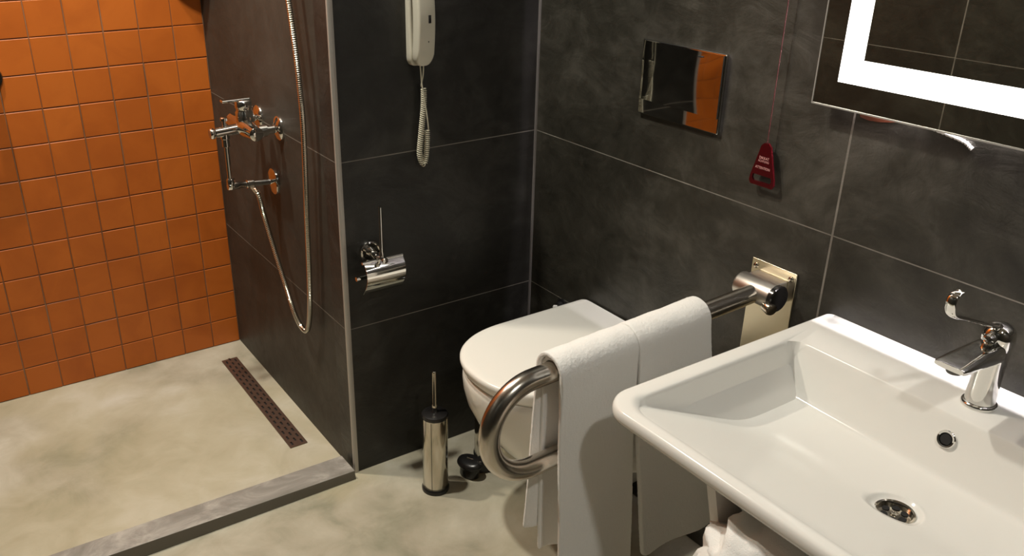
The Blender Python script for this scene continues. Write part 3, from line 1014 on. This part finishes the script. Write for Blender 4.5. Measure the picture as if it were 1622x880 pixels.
# ------------------------------------------------------------------ shower mixer
mx, my, mz = -.6550, .4300, .8900
t = thing('shower_mixer', 'chrome shower mixer with flexible hose on brown tile wall beside orange tiles', 'shower mixer', (BX, my, .89))
for yy in (.355, .505):
    MB().lathe((BX, yy, .8930), (-1, 0, 0), [(0, .0330), (.004, .0325), (.009, .0270), (.012, .0170), (.014, .0140)], 40).build('escutcheon', M['chrome'], t)
mb = MB()
for yy in (.355, .505):
    mb.lathe((BX - .010, yy, .8920), (-1, 0, 0), [(0, .0110), (.026, .0110), (.027, .0160), (.048, .0160), (.050, .0130), (.070, .0130)], 24)
mb.lathe((mx, .335, mz), (0, 1, 0), [(0, .0150), (.002, .0185), (.030, .0195), (.060, .0230), (.130, .0230), (.160, .0195), (.188, .0185), (.190, .015)], 32)
mb.build('body', M['chrome'], t, angle=50)
MB().lathe((mx + .004, my, mz), (0, 0, 1), [(.010, .0230), (.040, .0235), (.044, .0205), (.050, .0205), (.053, .0230), (.070, .0220), (.0735, .0190)], 32).build('handle_base', M['chrome'], t, angle=50)
MB().box(mx - .056, mx + .022, my - .0110, my + .0110, .9610, .9680, .0030).build('handle', M['chrome'], t, angle=180, wn=True)
mb = MB()
mb.tube([(mx, my, .8870), (-.690, my, .8860), (-.735, my, .8835)], lambda i: (.0155, .0145, .0130)[i], 24)
mb.lathe((-.735, my, .8835), (-1, 0, -.05), [(0, .0105), (.004, .0145), (.012, .0145), (.015, .0120)], 24)
mb.build('spout', M['chrome'], t, angle=50)
MB().lathe((-.7080, my, .8950), (0, 0, 1), [(0, .0060), (.018, .0055), (.019, .0095), (.026, .0095), (.028, .007)], 20).build('diverter_knob', M['chrome'], t, angle=50)
mb = MB()
mb.lathe((-.7090, my, .8780), (0, 0, -1), [(0, .0120), (.012, .0125), (.014, .0100), (.034, .0105), (.036, .0062), (.130, .0062)], 20)
mb.lathe((-.7075, my, .7550), (0, 0, -1), [(0, .0090), (.004, .0115), (.026, .0115), (.030, .009)], 20)
mb.build('riser_pipe', M['chrome'], t, angle=50)
mb = MB()
mb.lathe((-.7075, my, .7330), (1, 0, -.06), [(-.010, .0100), (-.008, .0112), (.022, .0112), (.024, .0090), (.042, .0090), (.044, .0118), (.062, .0118), (.064, .0085), (.110, .0085), (.1225, .0085)], 20)
mb.build('wall_outlet', M['chrome'], t, angle=50)
MB().lathe((BX, my, .7255), (-1, 0, 0), [(0, .0370), (.004, .0365), (.008, .0300), (.010, .0150), (.012, .0110)], 40).build('escutcheon', M['chrome'], t)
hose = spline([(-.6530, .4300, .7250), (-.6480, .4190, .7180), (-.6440, .3980, .7030), (-.6380, .3880, .6480), (-.6310, .3480, .5550), (-.6240, .3070, .4650), (-.6170, .2740, .3880), (-.6130, .2350, .3560), (-.6110, .2010, .3650), (-.6105, .1760, .4300), (-.6110, .1590, .5500), (-.6115, .1430, .7250), (-.6120, .1230, .9400), (-.6130, .1250, 1.060), (-.6140, .1350, 1.160), (-.6150, .1450, 1.230), (-.6180, .1700, 1.400), (-.6250, .2000, 1.650), (-.6400, .2300, 1.900)], 14)
hose = resample(hose, .00125)
MB().tube(hose, lambda i: (.0064, .0074, .0074, .0064)[i % 4], 10).build('hose', M['steel_polished'], t, angle=30)
# hand shower on its slide rail above the frame of the photograph's top edge
t = thing('hand_shower', 'chrome hand shower head resting in bracket high on the shower wall', 'shower head', (BX, .23, 1.90))
MB().lathe((BX, .23, 1.93), (-1, 0, 0), [(0, .022), (.006, .022), (.010, .012), (.045, .012), (.048, .008)], 28).build('bracket', M['chrome'], t)
MB().tube(spline([(-.640, .230, 1.898), (-.646, .230, 1.95), (-.665, .230, 2.02), (-.700, .230, 2.06)], 10), .0115, 18).build('handle', M['chrome'], t)
MB().lathe((-.700, .230, 2.075), (-.75, 0, -.66), [(-.018, .012), (-.005, .030), (.004, .048), (.016, .050), (.019, .046), (.0192, .001)], 40).build('spray_head', M['chrome'], t)

# unseen corner shelf added above the view to shade the corner tiles
t = thing('shade_shelf', 'unseen chrome shelf added to shade the corner between dark and orange walls', 'shelf', (BX, DY, 1.295))
q_ = [(BX - .0005, DY - .0005)] + [(BX - .0005 - .13 * math.cos(PI / 2 * k / 14), DY - .0005 - .13 * math.sin(PI / 2 * k / 14)) for k in range(15)]
MB().loft([[(x, y, 1.295) for x, y in q_], [(x, y, 1.303) for x, y in q_]]).build('tray', M['steel_satin'], t, angle=40)
MB().tube([Vector((BX - .0005 - .125 * math.cos(PI / 2 * k / 14), DY - .0005 - .125 * math.sin(PI / 2 * k / 14), 1.330)) for k in range(15)], .004, 10).build('rim_rail', M['chrome'], t)

# shower grab rail on the orange wall, only its flange reaches into the frame
t = thing('shower_grab_rail', 'chrome grab rail end on the orange tile wall', 'grab bar', (-1.205, DY, .995))
MB().lathe((-1.2000, DY - .0002, .9950), (0, -1, 0), [(0, .0360), (.004, .0360), (.010, .0330), (.013, .0260), (.014, .0180)], 40).build('flange', M['dark_chrome'], t)
MB().tube(spline([(-1.2000, DY - .008, .9950), (-1.2000, DY - .045, .9950), (-1.2060, DY - .062, .9950), (-1.2250, DY - .070, .9950), (-1.40, DY - .070, .9950), (-1.62, DY - .070, .9950), (-1.72, DY - .070, .9950), (-1.739, DY - .062, .9950), (-1.745, DY - .045, .9950), (-1.745, DY - .008, .9950)], 10), .0155, 20).build('rail', M['chrome'], t, angle=60)
MB().lathe((-1.7450, DY - .0002, .9950), (0, -1, 0), [(0, .0360), (.004, .0360), (.010, .0330), (.013, .0260), (.014, .0180)], 40).build('flange', M['dark_chrome'], t)

# ------------------------------------------------------------------ lights
def downlight(x, y, power, col, size, label):
    t = thing('ceiling_light', label, 'ceiling light', (x, y, H))
    MB().lathe((x, y, H - .0002), (0, 0, -1), [(0, size * .5 + .022), (.004, size * .5 + .022), (.007, size * .5 + .016), (.0072, size * .5 + .004), (.003, size * .5 + .002)], 40).build('ring', M['white_lam'], t)
    l = bpy.data.lights.new('lamp', 'AREA')
    l.shape = 'DISK'
    l.size = size
    l.energy = power
    l.color = col
    o = bpy.data.objects.new('lamp', l)
    link(o)
    o.location = (0, 0, -.010)
    o.parent = t
    return o
downlight(-1.25, .55, 27, (1.0, .90, .74), .09, 'round ceiling downlight over the shower')
downlight(-.92, -.05, 28, (1.0, .955, .84), .09, 'round ceiling downlight over the middle of the room')
downlight(-1.00, -2.25, 13, (1.0, .97, .89), .12, 'round ceiling downlight behind the viewer')

w = bpy.data.worlds.new('World')
S.world = w
w.use_nodes = True
w.node_tree.nodes['Background'].inputs[0].default_value = (.9, .85, .75, 1)
w.node_tree.nodes['Background'].inputs[1].default_value = .02

# ------------------------------------------------------------------ camera
cam = bpy.data.cameras.new('camera')
co = bpy.data.objects.new('camera', cam)
link(co)
co.location = (-1.42008561, -1.84495847, 1.48973344)
yaw, pit, rol = -.5667, -.4267, .0005
fwd = Vector((-math.sin(yaw) * math.cos(pit), math.cos(yaw) * math.cos(pit), math.sin(pit)))
right = Vector((math.cos(yaw), math.sin(yaw), 0))
up = right.cross(fwd)
R = Matrix((right, up, -fwd)).transposed()
co.rotation_euler = R.to_euler()
cam.sensor_fit = 'HORIZONTAL'
cam.sensor_width = 36
cam.lens = 36 * 1395.84 / 1622
cam.shift_x = (811 - 725.84) / 1622
cam.shift_y = (447.23 - 440) / 1622
cam.clip_start = .02
S.camera = co

S.view_settings.view_transform = 'Standard'
S.view_settings.look = 'None'
S.view_settings.exposure = 0
S.view_settings.gamma = 1
S.view_settings.use_curve_mapping = False
